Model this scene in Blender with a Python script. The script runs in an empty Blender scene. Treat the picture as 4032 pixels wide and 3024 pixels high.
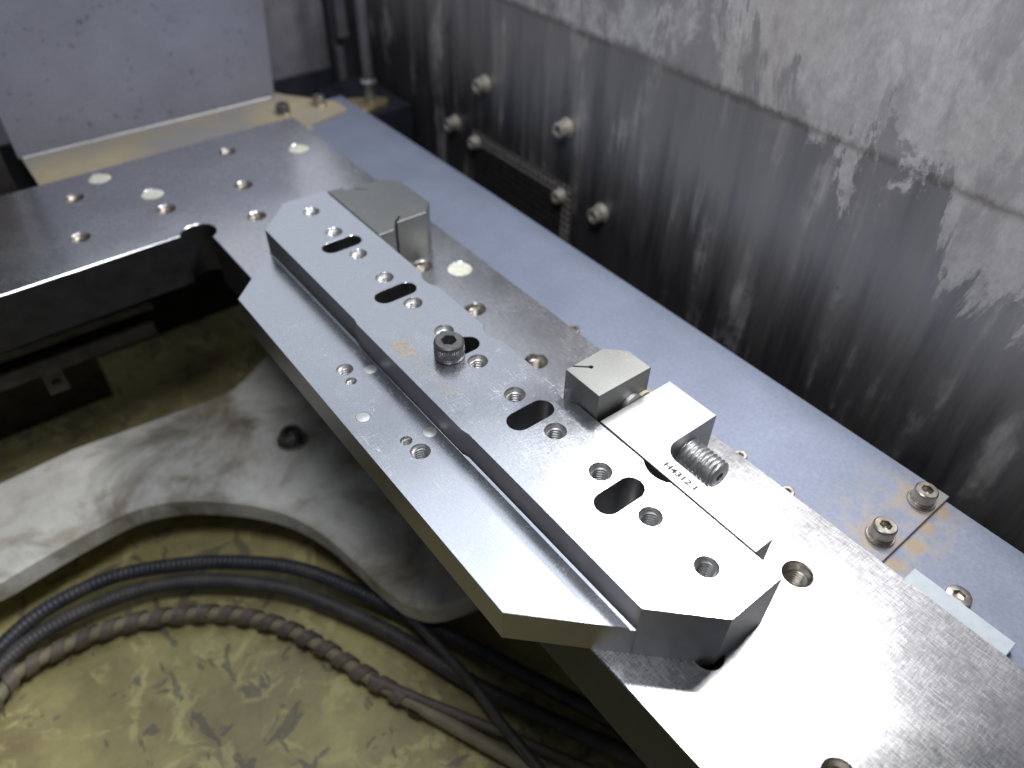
import bpy, bmesh, math, random
from mathutils import Vector, Matrix
from mathutils.geometry import tessellate_polygon
random.seed(7)
S = 0.001                      # all shapes below are written in millimetres
scene = bpy.context.scene
COL = scene.collection

# ------------------------------------------------------------------ camera
cam_d = bpy.data.cameras.new('camera'); cam = bpy.data.objects.new('camera', cam_d); COL.objects.link(cam)
right = Vector((0.78907111, -0.61397276, 0.02010556))
down = Vector((-0.40589409, -0.54565883, -0.7331483))
fwd = Vector((0.46110386, 0.57034542, -0.67977153))
M = Matrix.Identity(4)
for i in range(3):
    M[i][0] = right[i]; M[i][1] = -down[i]; M[i][2] = -fwd[i]
M[0][3], M[1][3], M[2][3] = -153.52*S, -49.73*S, 234.30*S
cam.matrix_world = M
cam_d.sensor_width = 36; cam_d.lens = 26.354
cam_d.clip_start = 0.005; cam_d.clip_end = 20
cam_d.dof.use_dof = True; cam_d.dof.focus_distance = 0.278; cam_d.dof.aperture_fstop = 7.0
scene.camera = cam

# ------------------------------------------------------------------ world, lamps, exposure
w = bpy.data.worlds.new('World'); scene.world = w; w.use_nodes = True
bg = w.node_tree.nodes['Background']
bg.inputs[0].default_value = (0.80, 0.86, 1.0, 1); bg.inputs[1].default_value = 0.05

def area(name, loc, target, sx, sy, power, col, roll=0):
    d = bpy.data.lights.new(name, 'AREA'); d.shape = 'RECTANGLE'
    d.size = sx*S; d.size_y = sy*S; d.energy = power; d.color = col
    o = bpy.data.objects.new(name, d); COL.objects.link(o)
    o.location = Vector(loc)*S
    o.rotation_euler = (Vector(target)-Vector(loc)).to_track_quat('-Z', 'Y').to_euler()
    o.rotation_euler.rotate_axis('Z', roll)
    return o
def along_y(o, target):
    z = (o.location-Vector(target)*S).normalized(); x = (Vector((0, 1, 0))-z*z.y).normalized(); y = z.cross(x)
    o.rotation_euler = Matrix((x, y, z)).transposed().to_euler()
along_y(area('work_lamp', (245, 135, 450), (-25, 40, 20), 240, 45, 1.9, (1.0, 0.985, 0.97)), (-25, 40, 20))
area('second_work_lamp', (150, 80, 465), (-30, 20, 20), 60, 40, 0.55, (1.0, 0.98, 0.97), 0.4)
area('rear_fill', (190, 800, 390), (0, 300, 0), 640, 480, 0.62, (0.86, 0.91, 1.0))  # added fill without a known source, brightens reflections in bar and table
area('overhead_fill', (40, 480, 820), (0, 260, 0), 700, 500, 1.5, (0.84, 0.90, 1.0))  # unseen overhead fill, added so level metal faces reflect brighter
area('front_fill', (-115, 50, 480), (60, 100, 40), 140, 140, 1.15, (0.97, 0.97, 1.0))  # added light, no such lamp stands here; brightens wall and basin
scene.view_settings.view_transform = 'Standard'; scene.view_settings.look = 'None'
scene.view_settings.exposure = 0.2; scene.view_settings.gamma = 1.0
scene.view_settings.use_curve_mapping = False
scene.render.engine = 'CYCLES'

# ------------------------------------------------------------------ material helpers
class NT:
    def __init__(s, name):
        s.m = bpy.data.materials.new(name); s.m.use_nodes = True
        s.t = s.m.node_tree; s.n = s.t.nodes
        s.b = s.n['Principled BSDF']
        s._tc = s.n.new('ShaderNodeTexCoord')
    def L(s, a, b): s.t.links.new(a, b)
    def co(s, scale=(1, 1, 1), rot=(0, 0, 0), gen='Object', loc=(0, 0, 0)):
        mp = s.n.new('ShaderNodeMapping'); s.L(s._tc.outputs[gen], mp.inputs[0])
        mp.inputs['Scale'].default_value = scale; mp.inputs['Rotation'].default_value = rot
        mp.inputs['Location'].default_value = loc
        return mp.outputs[0]
    def noise(s, vec, scale, detail=4, rough=0.55, dist=0.0):
        x = s.n.new('ShaderNodeTexNoise'); s.L(vec, x.inputs['Vector'])
        x.inputs['Scale'].default_value = scale; x.inputs['Detail'].default_value = detail
        x.inputs['Roughness'].default_value = rough; x.inputs['Distortion'].default_value = dist
        return x.outputs['Fac']
    def voro(s, vec, scale, feat='F1'):
        x = s.n.new('ShaderNodeTexVoronoi'); s.L(vec, x.inputs['Vector']); x.feature = feat
        x.inputs['Scale'].default_value = scale
        return x.outputs['Distance']
    def ramp(s, fac, stops):
        x = s.n.new('ShaderNodeValToRGB'); s.L(fac, x.inputs[0])
        e = x.color_ramp.elements
        while len(e) < len(stops): e.new(0.5)
        for el, (p, c) in zip(e, stops):
            el.position = p
            el.color = (c, c, c, 1) if isinstance(c, (int, float)) else (*c, 1)
        return x.outputs[0]
    def mix(s, fac, a, b, mode='MIX'):
        x = s.n.new('ShaderNodeMix'); x.data_type = 'RGBA'; x.blend_type = mode
        for sock, v in ((x.inputs[0], fac), (x.inputs[6], a), (x.inputs[7], b)):
            if isinstance(v, (int, float)): sock.default_value = v if sock.type == 'VALUE' else (v, v, v, 1)
            elif isinstance(v, tuple): sock.default_value = (*v, 1)
            else: s.L(v, sock)
        return x.outputs[2]
    def math(s, op, a, b=0.0, c=0.0, clamp=False):
        x = s.n.new('ShaderNodeMath'); x.operation = op; x.use_clamp = clamp
        for sock, v in zip(x.inputs, (a, b, c)):
            if isinstance(v, (int, float)): sock.default_value = v
            else: s.L(v, sock)
        return x.outputs[0]
    def sep(s, gen='Object'):
        x = s.n.new('ShaderNodeSeparateXYZ'); s.L(s._tc.outputs[gen], x.inputs[0]); return x.outputs
    def bump(s, h, strength, dist=0.0002, normal=None):
        x = s.n.new('ShaderNodeBump'); s.L(h, x.inputs['Height'])
        x.inputs['Strength'].default_value = strength; x.inputs['Distance'].default_value = dist
        if normal is not None: s.L(normal, x.inputs['Normal'])
        s.L(x.outputs[0], s.b.inputs['Normal']); return x.outputs[0]
    def set(s, **k):
        for key, v in k.items():
            sock = s.b.inputs[key.replace('_', ' ')]
            if isinstance(v, (int, float)): sock.default_value = v
            elif isinstance(v, tuple): sock.default_value = (*v, 1)
            else: s.L(v, sock)
        return s.m

def near_spots(g, pts, r0, r1):
    """mask around stain centres (mm, object space), broken up by noise"""
    out = None
    for (x, y, z) in pts:
        vm = g.n.new('ShaderNodeVectorMath'); vm.operation = 'DISTANCE'
        g.L(g._tc.outputs['Object'], vm.inputs[0]); vm.inputs[1].default_value = (x*S, y*S, z*S)
        m = g.n.new('ShaderNodeMapRange'); g.L(vm.outputs['Value'], m.inputs[0])
        m.inputs[1].default_value = r0*S; m.inputs[2].default_value = r1*S
        m.inputs[3].default_value = 1; m.inputs[4].default_value = 0
        out = m.outputs[0] if out is None else g.math('MAXIMUM', out, m.outputs[0])
    return out

def mat_steel(name, base, rough, streak=(60, 8, 60), tint=None, mott=0.10, scr=1.0):
    """ground tool steel: fine grinding streaks along the length, mottling, hair scratches"""
    g = NT(name)
    st = g.noise(g.co(streak), 60, 6, 0.65)
    mo = g.noise(g.co((1.6, 1, 1)), 900, 3, 0.7)
    big = g.noise(g.co((1, 1, 1)), 28, 3, 0.5)
    sc1 = g.ramp(g.voro(g.co((900, 40, 900), (0, 0, 0.35)), 1.0, 'DISTANCE_TO_EDGE'), [(0.0, 1.0), (0.016, 0.0)])
    sc2 = g.ramp(g.voro(g.co((60, 700, 60), (0, 0, -0.5)), 1.0, 'DISTANCE_TO_EDGE'), [(0.0, 1.0), (0.012, 0.0)])
    keep = g.ramp(g.noise(g.co(), 95, 3), [(0.5, 0.0), (0.62, 1.0)])
    scr_m = g.math('MULTIPLY', g.math('MAXIMUM', sc1, sc2), keep)
    col = g.mix(g.ramp(st, [(0.3, 0.0), (0.7, 1.0)]), tuple(c*(1-mott) for c in base), tuple(min(1, c*(1+mott)) for c in base))
    col = g.mix(g.ramp(mo, [(0.42, 0.0), (0.66, 0.3)]), col, tuple(c*0.85 for c in base))
    col = g.mix(g.math('MULTIPLY', scr_m, 0.45*scr), col, (0.9, 0.9, 0.92))
    r = g.math('MULTIPLY_ADD', g.ramp(mo, [(0.3, 0.0), (0.7, 1.0)]), 0.10, rough-0.05)
    r = g.math('MULTIPLY_ADD', g.ramp(big, [(0.35, 0.0), (0.65, 1.0)]), 0.07, r)
    r = g.math('MULTIPLY_ADD', scr_m, 0.2*scr, r)
    h = g.math('ADD', g.math('MULTIPLY', st, 0.7), g.math('MULTIPLY', mo, 0.5))
    h = g.math('SUBTRACT', h, g.math('MULTIPLY', scr_m, 0.3*scr))
    g.bump(h, 0.045, 0.0001)
    return g.set(Base_Color=col, Metallic=1.0, Roughness=r)

MAT = {}
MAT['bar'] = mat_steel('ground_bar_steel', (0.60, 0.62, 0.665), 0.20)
MAT['clamp'] = mat_steel('milled_clamp_steel', (0.40, 0.40, 0.41), 0.36, (10, 90, 60), mott=0.16, scr=0.2)
MAT['jaw'] = mat_steel('worn_jaw_steel', (0.29, 0.295, 0.285), 0.38, (30, 20, 30), mott=0.1, scr=0.4)

def mat_rail():
    g = NT('brushed_table_steel')
    a = g.noise(g.co((7, 60, 30), (0, 0, 0.12)), 30, 5, 0.75)
    b = g.noise(g.co((60, 7, 30), (0, 0, 0.12)), 30, 5, 0.75)
    c = g.noise(g.co((70, 4, 30)), 26, 5, 0.7)
    cross = g.math('MULTIPLY_ADD', g.math('ADD', a, b), 0.35, g.math('MULTIPLY', c, 0.3))
    big = g.noise(g.co(), 22, 4, 0.6)
    col = g.mix(g.ramp(cross, [(0.40, 0.0), (0.58, 1.0)]), (0.44, 0.445, 0.47), (0.74, 0.745, 0.77))
    smear = g.ramp(g.noise(g.co((1, 2.5, 1), (0, 0, 0.3)), 48, 5, 0.65), [(0.60, 0.0), (0.72, 1.0)])
    col = g.mix(g.math('MULTIPLY', smear, 0.25), col, (0.45, 0.46, 0.48))
    r = g.math('MULTIPLY_ADD', cross, 0.36, 0.035)
    r = g.math('MULTIPLY_ADD', g.ramp(big, [(0.35, 0.0), (0.65, 1.0)]), 0.08, r)
    g.bump(cross, 0.14, 0.0001)
    return g.set(Base_Color=col, Metallic=1.0, Roughness=r)
MAT['rail'] = mat_rail()

def mat_blue(name, base, stains=(), speck=0.0, metallic=0.35, rough=0.5, r0=6, r1=26):
    g = NT(name)
    n1 = g.noise(g.co(), 520, 5, 0.7); n2 = g.noise(g.co(), 26, 5, 0.6); n3 = g.noise(g.co(), 160, 5, 0.65)
    col = g.mix(g.ramp(n2, [(0.3, 0.0), (0.7, 1.0)]), tuple(c*0.86 for c in base), tuple(c*1.1 for c in base))
    col = g.mix(g.ramp(n1, [(0.35, 0.45), (0.62, 0.0)]), col, tuple(c*0.62 for c in base))
    if speck:
        sp = g.ramp(g.noise(g.co(), 150, 4, 0.7), [(0.60, 0.0), (0.70, 1.0)])
        col = g.mix(g.math('MULTIPLY', sp, speck), col, (0.10, 0.11, 0.16))
        sp2 = g.ramp(g.noise(g.co(loc=(3, 1, 2)), 45, 2, 0.5), [(0.70, 0.0), (0.74, 1.0)])
        col = g.mix(g.math('MULTIPLY', sp2, speck), col, (0.11, 0.10, 0.14))
    if stains:
        m = near_spots(g, stains, r0, r1)
        m = g.math('MULTIPLY', m, g.ramp(n3, [(0.40, 0.0), (0.62, 1.0)]))
        col = g.mix(g.math('MULTIPLY', m, 0.55), col, (0.33, 0.28, 0.20))
        m2 = near_spots(g, stains, r0*0.5, r0*1.2)
        m2 = g.math('MULTIPLY', m2, g.ramp(n3, [(0.30, 0.0), (0.5, 1.0)]))
        col = g.mix(g.math('MULTIPLY', m2, 0.7), col, (0.30, 0.22, 0.12))
    g.bump(n1, 0.25, 0.0002)
    return g.set(Base_Color=col, Metallic=metallic, Roughness=rough)

def mat_simple(name, base, rough=0.5, metallic=0.0, var=0.15, scale=120, bump=0.15, dark=None, dscale=40, damt=0.6, **kw):
    g = NT(name)
    n = g.noise(g.co(), scale, 5, 0.6)
    col = g.mix(g.ramp(n, [(0.3, 0.0), (0.7, 1.0)]), tuple(c*(1-var) for c in base), tuple(min(1, c*(1+var)) for c in base))
    if dark:
        d = g.ramp(g.noise(g.co(loc=(1, 2, 3)), dscale, 6, 0.65), [(0.48, 0.0), (0.62, 1.0)])
        col = g.mix(g.math('MULTIPLY', d, damt), col, dark)
    r = g.math('MULTIPLY_ADD', n, 0.2, rough-0.1)
    g.bump(n, bump, 0.0003)
    return g.set(Base_Color=col, Metallic=metallic, Roughness=r, **kw)

MAT['bar_side'] = mat_simple('matte_shaded_side', (0.30, 0.30, 0.305), 0.36, 1.0, 0.06, 160, 0.05)  # matte finish, also darkened to paint shade on upright faces and slot walls
MAT['black_screw'] = mat_simple('black_oxide_steel', (0.16, 0.16, 0.16), 0.42, 0.85, 0.2, 300)
MAT['grey_screw'] = mat_simple('grey_screw_steel', (0.58, 0.59, 0.59), 0.45, 1.0, 0.2, 250)
MAT['stain_screw'] = mat_simple('stained_stainless', (0.48, 0.46, 0.42), 0.34, 1.0, 0.25, 200, dark=(0.22, 0.16, 0.09), dscale=150)
MAT['dull_screw'] = mat_simple('dull_stainless', (0.55, 0.52, 0.46), 0.5, 0.6, 0.25, 200, dark=(0.20, 0.16, 0.12), dscale=120)
MAT['thread'] = mat_simple('cut_thread_steel', (0.52, 0.52, 0.52), 0.45, 1.0, 0.1, 300)
MAT['rail_thread'] = mat_simple('table_thread_steel', (0.50, 0.47, 0.42), 0.36, 1.0, 0.3, 220, dark=(0.16, 0.13, 0.10), dscale=160)
MAT['plug'] = mat_simple('resin_plug', (0.62, 0.63, 0.55), 0.35, 0, 0.2, 200, dark=(0.42, 0.40, 0.24), dscale=90, damt=0.7)
MAT['magnet'] = mat_simple('plated_disc', (0.62, 0.64, 0.62), 0.34, 0.8, 0.1, 300)
MAT['etch'] = mat_simple('laser_etch', (0.27, 0.255, 0.225), 0.8, 0.1, 0.25, 900, 0.3)
MAT['etch_dark'] = mat_simple('dark_laser_etch', (0.07, 0.05, 0.055), 0.9, 0.0, 0.2, 900, Specular_IOR_Level=0.1)
MAT['spacer'] = mat_simple('pale_spacer', (0.40, 0.44, 0.48), 0.45, 0.1, 0.08, 200, dark=(0.36, 0.40, 0.45), dscale=80, damt=0.4)
MAT['black_rubber'] = mat_simple('black_rubber', (0.035, 0.037, 0.05), 0.45, 0, 0.2, 150, dark=(0.10, 0.09, 0.08), dscale=60, damt=0.5)
MAT['grey_hose'] = mat_simple('grey_hose', (0.06, 0.058, 0.06), 0.5, 0, 0.2, 150, dark=(0.13, 0.115, 0.10), dscale=50, damt=0.6)
MAT['wrap'] = mat_simple('muddy_wrap', (0.15, 0.125, 0.10), 0.55, 0, 0.25, 120, dark=(0.10, 0.085, 0.075), dscale=45, damt=0.7)
MAT['wrap_core'] = mat_simple('dusty_core', (0.26, 0.235, 0.15), 0.6, 0, 0.2, 120)
MAT['dark'] = mat_simple('dark_paint_and_shade', (0.018, 0.02, 0.028), 0.5, 0, 0.3, 60)  # also stands in for deep shade under the table and behind the screen
MAT['dark_steel'] = mat_simple('dark_grimy_steel', (0.085, 0.075, 0.07), 0.45, 0.6, 0.3, 80, dark=(0.03, 0.03, 0.035), dscale=60)
MAT['shade_side'] = mat_simple('shaded_plate_side', (0.028, 0.028, 0.032), 0.5, 0.5, 0.3, 90)  # darkened steel: shade and dark reflections put into the plate sides
MAT['panel'] = mat_simple('dull_grey_panel', (0.21, 0.21, 0.235), 0.5, 0.35, 0.12, 60, dark=(0.14, 0.13, 0.13), dscale=30, damt=0.5)
MAT['brass'] = mat_simple('dirty_brass', (0.45, 0.36, 0.20), 0.45, 0.5, 0.25, 120, dark=(0.22, 0.17, 0.10), dscale=60)
MAT['post'] = mat_simple('grey_post', (0.15, 0.15, 0.165), 0.45, 0.4, 0.15, 80)
MAT['mesh'] = mat_simple('black_filter_screen', (0.05, 0.045, 0.045), 0.5, 0.4, 0.3, 150)
MAT['meshrim'] = mat_simple('dusty_filter_rim', (0.26, 0.24, 0.23), 0.6, 0.3, 0.4, 300)

MAT['blue'] = mat_blue('blue_grey_cover', (0.215, 0.245, 0.33), [(71.2, -3.2, -6), (100.6, -3.5, -6)], r0=9, r1=30)
MAT['blue2'] = mat_blue('blue_grey_lower_cover', (0.215, 0.24, 0.315), [(66, -14, -8), (80, -14, -8), (92, -13, -8), (104, -12, -8)], r0=4, r1=14)
MAT['guard'] = mat_blue('speckled_guard', (0.255, 0.265, 0.33), speck=0.8, metallic=0.25, rough=0.48)
def mat_shelf():
    g = NT('stained_shelf')
    n2 = g.noise(g.co((1, 1, 1)), 24, 5, 0.6); n3 = g.noise(g.co(), 120, 5, 0.65)
    col = g.mix(g.ramp(n2, [(0.38, 0.0), (0.6, 1.0)]), (0.28, 0.275, 0.27), (0.34, 0.30, 0.23))
    m = near_spots(g, [(60, 500, -4), (85, 492, -4), (-105, 490, -4), (-80, 480, -4)], 8, 38)
    m = g.math('MULTIPLY', m, g.ramp(n3, [(0.3, 0.4), (0.6, 1.0)]))
    col = g.mix(g.math('MULTIPLY', m, 0.8), col, (0.50, 0.41, 0.24))
    g.bump(n3, 0.15, 0.0002)
    return g.set(Base_Color=col, Metallic=0.25, Roughness=0.45)
MAT['shelf'] = mat_shelf()

def mat_wall():
    g = NT('scaled_tank_wall')
    x, y, z = g.sep()
    def off(n, k): return g.math('MULTIPLY', g.math('SUBTRACT', n, 0.5), k)
    streak = g.noise(g.co((1, 55, 5)), 1.0, 6, 0.60, 0.3)
    fine = g.noise(g.co((1, 170, 9), loc=(0, 3, 1)), 1.0, 5, 0.6, 0.3)
    wide = g.noise(g.co((1, 16, 7), loc=(0, 7, 1)), 1.0, 4, 0.55, 0.4)
    blot = g.noise(g.co((1, 1, 0.6)), 30, 7, 0.7, 0.3)
    grain = g.noise(g.co((1, 1, 0.75)), 240, 6, 0.75)
    isl = g.noise(g.co((1, 1, 0.45), loc=(0, 1.3, 0.4)), 24, 7, 0.74, 0.5)
    # bare stainless: dark old soak line low down, cleaner above, both edges dragged into runs
    zr = g.math('ADD', g.math('ADD', g.math('ADD', z, g.math('MULTIPLY_ADD', y, -0.16, 0.024)), off(streak, 0.13)), off(wide, 0.05))
    clean = g.ramp(g.math('MULTIPLY_ADD', zr, 9.0, 0.42), [(0.05, 0.0), (0.75, 1.0)])
    soak = g.mix(g.ramp(fine, [(0.35, 0.0), (0.7, 1.0)]), (0.060, 0.062, 0.078), (0.12, 0.115, 0.115))
    bare = g.mix(g.ramp(streak, [(0.30, 0.0), (0.72, 1.0)]), (0.28, 0.28, 0.30), (0.46, 0.445, 0.44))
    bare = g.mix(g.ramp(fine, [(0.45, 0.0), (0.75, 0.5)]), bare, (0.42, 0.40, 0.37))
    col = g.mix(clean, soak, bare)
    # lime runs
    runs = g.ramp(g.math('MULTIPLY_ADD', streak, 0.55, g.math('MULTIPLY', blot, 0.45)), [(0.545, 0.0), (0.62, 1.0)])
    # pale film everywhere above the water line; thick ragged crust islands around and below it
    film = g.ramp(g.math('MULTIPLY_ADD', g.math('ADD', g.math('ADD', z, off(grain, 0.008)), off(wide, 0.012)), 100.0, -8.72), [(0.0, 0.0), (0.5, 1.0)])
    yfall = g.math('MULTIPLY_ADD', y, -0.42, 0.075)          # more crust towards the splash end
    zc = g.math('ADD', g.math('ADD', g.math('ADD', z, off(isl, 0.26)), off(grain, 0.02)), yfall)
    crust = g.ramp(g.math('MULTIPLY_ADD', zc, 20.0, -1.75), [(0.40, 0.0), (0.60, 1.0)])
    bare_hole = g.ramp(g.math('ADD', isl, off(grain, 0.10)), [(0.44, 1.0), (0.50, 0.0)])
    film = g.math('MULTIPLY', film, g.math('MULTIPLY_ADD', bare_hole, -0.45, 0.75))
    crust = g.math('MULTIPLY', g.math('MAXIMUM', film, g.math('MULTIPLY', crust, 0.85)), g.math('MULTIPLY_ADD', g.ramp(blot, [(0.35, 1.0), (0.5, 0.0)]), -0.35, 1.0))
    lime = g.math('MAXIMUM', crust, g.math('MULTIPLY', runs, 0.5))
    limecol = g.mix(g.ramp(grain, [(0.3, 0.0), (0.7, 1.0)]), (0.50, 0.49, 0.50), (0.78, 0.77, 0.76))
    limecol = g.mix(g.ramp(wide, [(0.45, 0.0), (0.7, 0.5)]), limecol, (0.55, 0.49, 0.45))
    limecol = g.mix(g.ramp(g.noise(g.co((1, 1, 0.4), loc=(0, 5, 2)), 45, 6, 0.72, 0.4), [(0.50, 0.0), (0.60, 0.6)]), limecol, (0.36, 0.355, 0.38))
    col = g.mix(lime, col, limecol)
    # brownish tide mark
    dz = g.math('ABSOLUTE', g.math('SUBTRACT', g.math('ADD', z, off(grain, 0.006)), 0.0872))
    tm = g.n.new('ShaderNodeMapRange'); g.L(dz, tm.inputs[0])
    tm.inputs[1].default_value = 0.0003; tm.inputs[2].default_value = 0.0030; tm.inputs[3].default_value = 0.7; tm.inputs[4].default_value = 0.0
    col = g.mix(g.math('MULTIPLY', tm.outputs[0], g.ramp(wide, [(0.35, 0.1), (0.6, 1.0)])), col, (0.17, 0.15, 0.13))
    sp = g.ramp(g.noise(g.co((1, 1, 0.5)), 95, 3, 0.6), [(0.71, 0.0), (0.74, 1.0)])
    col = g.mix(g.math('MULTIPLY', sp, 0.6), col, (0.13, 0.12, 0.13))
    rough = g.math('MULTIPLY_ADD', lime, 0.3, 0.40)
    met = g.math('MULTIPLY_ADD', lime, -0.55, 0.55)
    g.bump(g.math('ADD', g.math('MULTIPLY', lime, 0.5), g.math('MULTIPLY', grain, 0.5)), 0.35, 0.0006)
    return g.set(Base_Color=col, Metallic=met, Roughness=rough)
MAT['wall'] = mat_wall()

def mat_casting():
    g = NT('grimy_white_casting')
    n = g.noise(g.co(), 16, 7, 0.68, 0.6); n2 = g.noise(g.co(), 60, 6, 0.7); n3 = g.noise(g.co(loc=(4, 4, 4)), 9, 6, 0.7, 0.5)
    col = g.mix(g.ramp(n2, [(0.3, 0.0), (0.7, 1.0)]), (0.58, 0.58, 0.53), (0.82, 0.82, 0.78))
    col = g.mix(g.ramp(n, [(0.47, 0.0), (0.64, 0.85)]), col, (0.27, 0.225, 0.14))
    col = g.mix(g.ramp(n3, [(0.54, 0.0), (0.66, 0.7)]), col, (0.13, 0.10, 0.075))
    g.bump(n2, 0.4, 0.0008)
    return g.set(Base_Color=col, Roughness=0.6)
MAT['casting'] = mat_casting()

def mat_floor():
    g = NT('chipped_yellow_paint')
    n = g.noise(g.co(), 14, 6, 0.65); n2 = g.noise(g.co(), 90, 6, 0.7)
    ch = g.noise(g.co((1, 2.6, 1), (0, 0, 0.9)), 20, 5, 0.6, 0.8)
    ch2 = g.noise(g.co((2.8, 1, 1), (0, 0, 0.35), loc=(7, 2, 0)), 26, 4, 0.6, 0.6)
    col = g.mix(g.ramp(n, [(0.35, 0.0), (0.68, 1.0)]), (0.30, 0.25, 0.13), (0.58, 0.53, 0.23))
    col = g.mix(g.ramp(n2, [(0.35, 0.3), (0.6, 0.0)]), col, (0.22, 0.19, 0.10))
    pale = g.ramp(g.noise(g.co(loc=(2, 9, 1)), 30, 7, 0.7, 1.0), [(0.54, 0.0), (0.60, 1.0)])
    col = g.mix(g.math('MULTIPLY', pale, 0.6), col, (0.70, 0.66, 0.30))
    m = g.math('MAXIMUM', g.ramp(ch, [(0.605, 0.0), (0.62, 1.0)]), g.ramp(ch2, [(0.61, 0.0), (0.625, 1.0)]))
    col = g.mix(g.math('MULTIPLY', m, 0.65), col, (0.13, 0.125, 0.115))
    g.bump(g.math('SUBTRACT', n2, m), 0.3, 0.0006)
    return g.set(Base_Color=col, Roughness=g.math('MULTIPLY_ADD', n, 0.3, 0.25))
MAT['floor'] = mat_floor()

# ------------------------------------------------------------------ mesh helpers (mm in, metres out)
def link(name, me, parent=None, loc=None):
    o = bpy.data.objects.new(name, me); COL.objects.link(o)
    if parent is not None: o.parent = parent
    if loc is not None: o.location = Vector(loc)*S
    return o
def thing(name, label, cat, loc=(0, 0, 0), group=None, rot=None):
    o = bpy.data.objects.new(name, None); COL.objects.link(o)
    o.empty_display_size = 0.01
    o.location = Vector(loc)*S
    if rot: o.rotation_euler = rot
    tag(o, label, cat, group); return o
def tag(o, label, cat, group=None):
    o['label'] = label; o['category'] = cat
    if group: o['group'] = group
    return o
def to_mesh(bm, name, mat, smooth=None):
    bmesh.ops.scale(bm, vec=(S, S, S), verts=bm.verts)
    bm.normal_update()
    me = bpy.data.meshes.new(name); bm.to_mesh(me); bm.free()
    for m in (mat if isinstance(mat, (list, tuple)) else [mat]): me.materials.append(MAT[m])
    if smooth is not None:
        for p in me.polygons: p.use_smooth = True
        me.set_sharp_from_angle(angle=math.radians(smooth))
    return me

def circle(cx, cy, r, n=32, a0=0.0):
    return [(cx+r*math.cos(a0+2*math.pi*i/n), cy+r*math.sin(a0+2*math.pi*i/n)) for i in range(n)]
def slot(cx, cy, hw, r, n=12):
    pts = []
    for i in range(n+1):
        a = -math.pi/2+math.pi*i/n; pts.append((cx+hw+r*math.cos(a), cy+r*math.sin(a)))
    for i in range(n+1):
        a = math.pi/2+math.pi*i/n; pts.append((cx-hw+r*math.cos(a), cy+r*math.sin(a)))
    return pts
def area2(p): return sum(p[i][0]*p[(i+1) % len(p)][1]-p[(i+1) % len(p)][0]*p[i][1] for i in range(len(p)))
def inset(p, c, skip=None):
    """offset each edge of a loop into the material (left of the walking direction) by c; skip(edge) -> 0"""
    n = len(p); out = []
    def ln(i):
        a, b = Vector(p[i]), Vector(p[(i+1) % n]); d = (b-a).normalized()
        k = 0 if skip and skip(a, b) else c
        nrm = Vector((-d.y, d.x)); return a+nrm*k, d
    for i in range(n):
        q0, d0 = ln((i-1) % n); q1, d1 = ln(i)
        den = d0.x*d1.y-d0.y*d1.x
        if abs(den) < 1e-5: out.append(tuple(q1)); continue
        t = ((q1.x-q0.x)*d1.y-(q1.y-q0.y)*d1.x)/den
        out.append((q0.x+d0.x*t, q0.y+d0.y*t))
    return out
def prism(bm, outer, z0, z1, holes=(), c=0.0, skip=None, bottom=True, side=0, allsides=False):
    """solid plate with holes; c = edge break on the top edges"""
    loops = [outer if area2(outer) > 0 else outer[::-1]]
    loops += [h if area2(h) < 0 else h[::-1] for h in holes]
    tops = [inset(l, c, skip) for l in loops] if c else loops
    vb = [[bm.verts.new((x, y, z0)) for x, y in l] for l in loops]
    vm = [[bm.verts.new((x, y, z1-c)) for x, y in l] for l in loops] if c else None
    vt = [[bm.verts.new((x, y, z1)) for x, y in l] for l in tops]
    for k, l in enumerate(loops):
        n = len(l)
        rows = [vb[k]]+([vm[k]] if c else [])+[vt[k]]
        for a, b in zip(rows, rows[1:]):
            for i in range(n):
                j = (i+1) % n
                f = bm.faces.new((a[i], a[j], b[j], b[i]))
                if side and (k == 0 or allsides) and a is rows[0]: f.material_index = side
    for verts, lps, flip in ((vt, tops, False), (vb, loops, True)):
        if flip and not bottom: continue
        flat = [v for l in verts for v in l]
        tri = tessellate_polygon([[Vector((x, y, 0)) for x, y in l] for l in lps])
        for t in tri:
            f = [flat[i] for i in t]
            if len(set(f)) < 3: continue
            a, b, d = f[0].co, f[1].co, f[2].co
            up = (b.x-a.x)*(d.y-a.y)-(b.y-a.y)*(d.x-a.x)
            if (up < 0) != flip: f = f[::-1]
            try: bm.faces.new(f)
            except ValueError: pass
def bevbox(bm, x0, x1, y0, y1, z0, z1, c=0.3):
    prism(bm, [(x0, y0), (x1, y0), (x1, y1), (x0, y1)], z0, z1, (), c)
def lathe(bm, prof, n=32, axis='Z', origin=(0, 0, 0), capa=False, capb=False):
    rows = []
    for r, z in prof:
        row = []
        for i in range(n):
            a = 2*math.pi*i/n; p = (r*math.cos(a), r*math.sin(a), z)
            if axis == 'Y': p = (p[0], p[2], -p[1])
            if axis == 'X': p = (p[2], p[1], -p[0])
            row.append(bm.verts.new((p[0]+origin[0], p[1]+origin[1], p[2]+origin[2])))
        rows.append(row)
    for a, b in zip(rows, rows[1:]):
        for i in range(n):
            j = (i+1) % n; bm.faces.new((a[i], a[j], b[j], b[i]))
    if capa: bm.faces.new(rows[0][::-1])
    if capb: bm.faces.new(rows[-1])
    return rows
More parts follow.
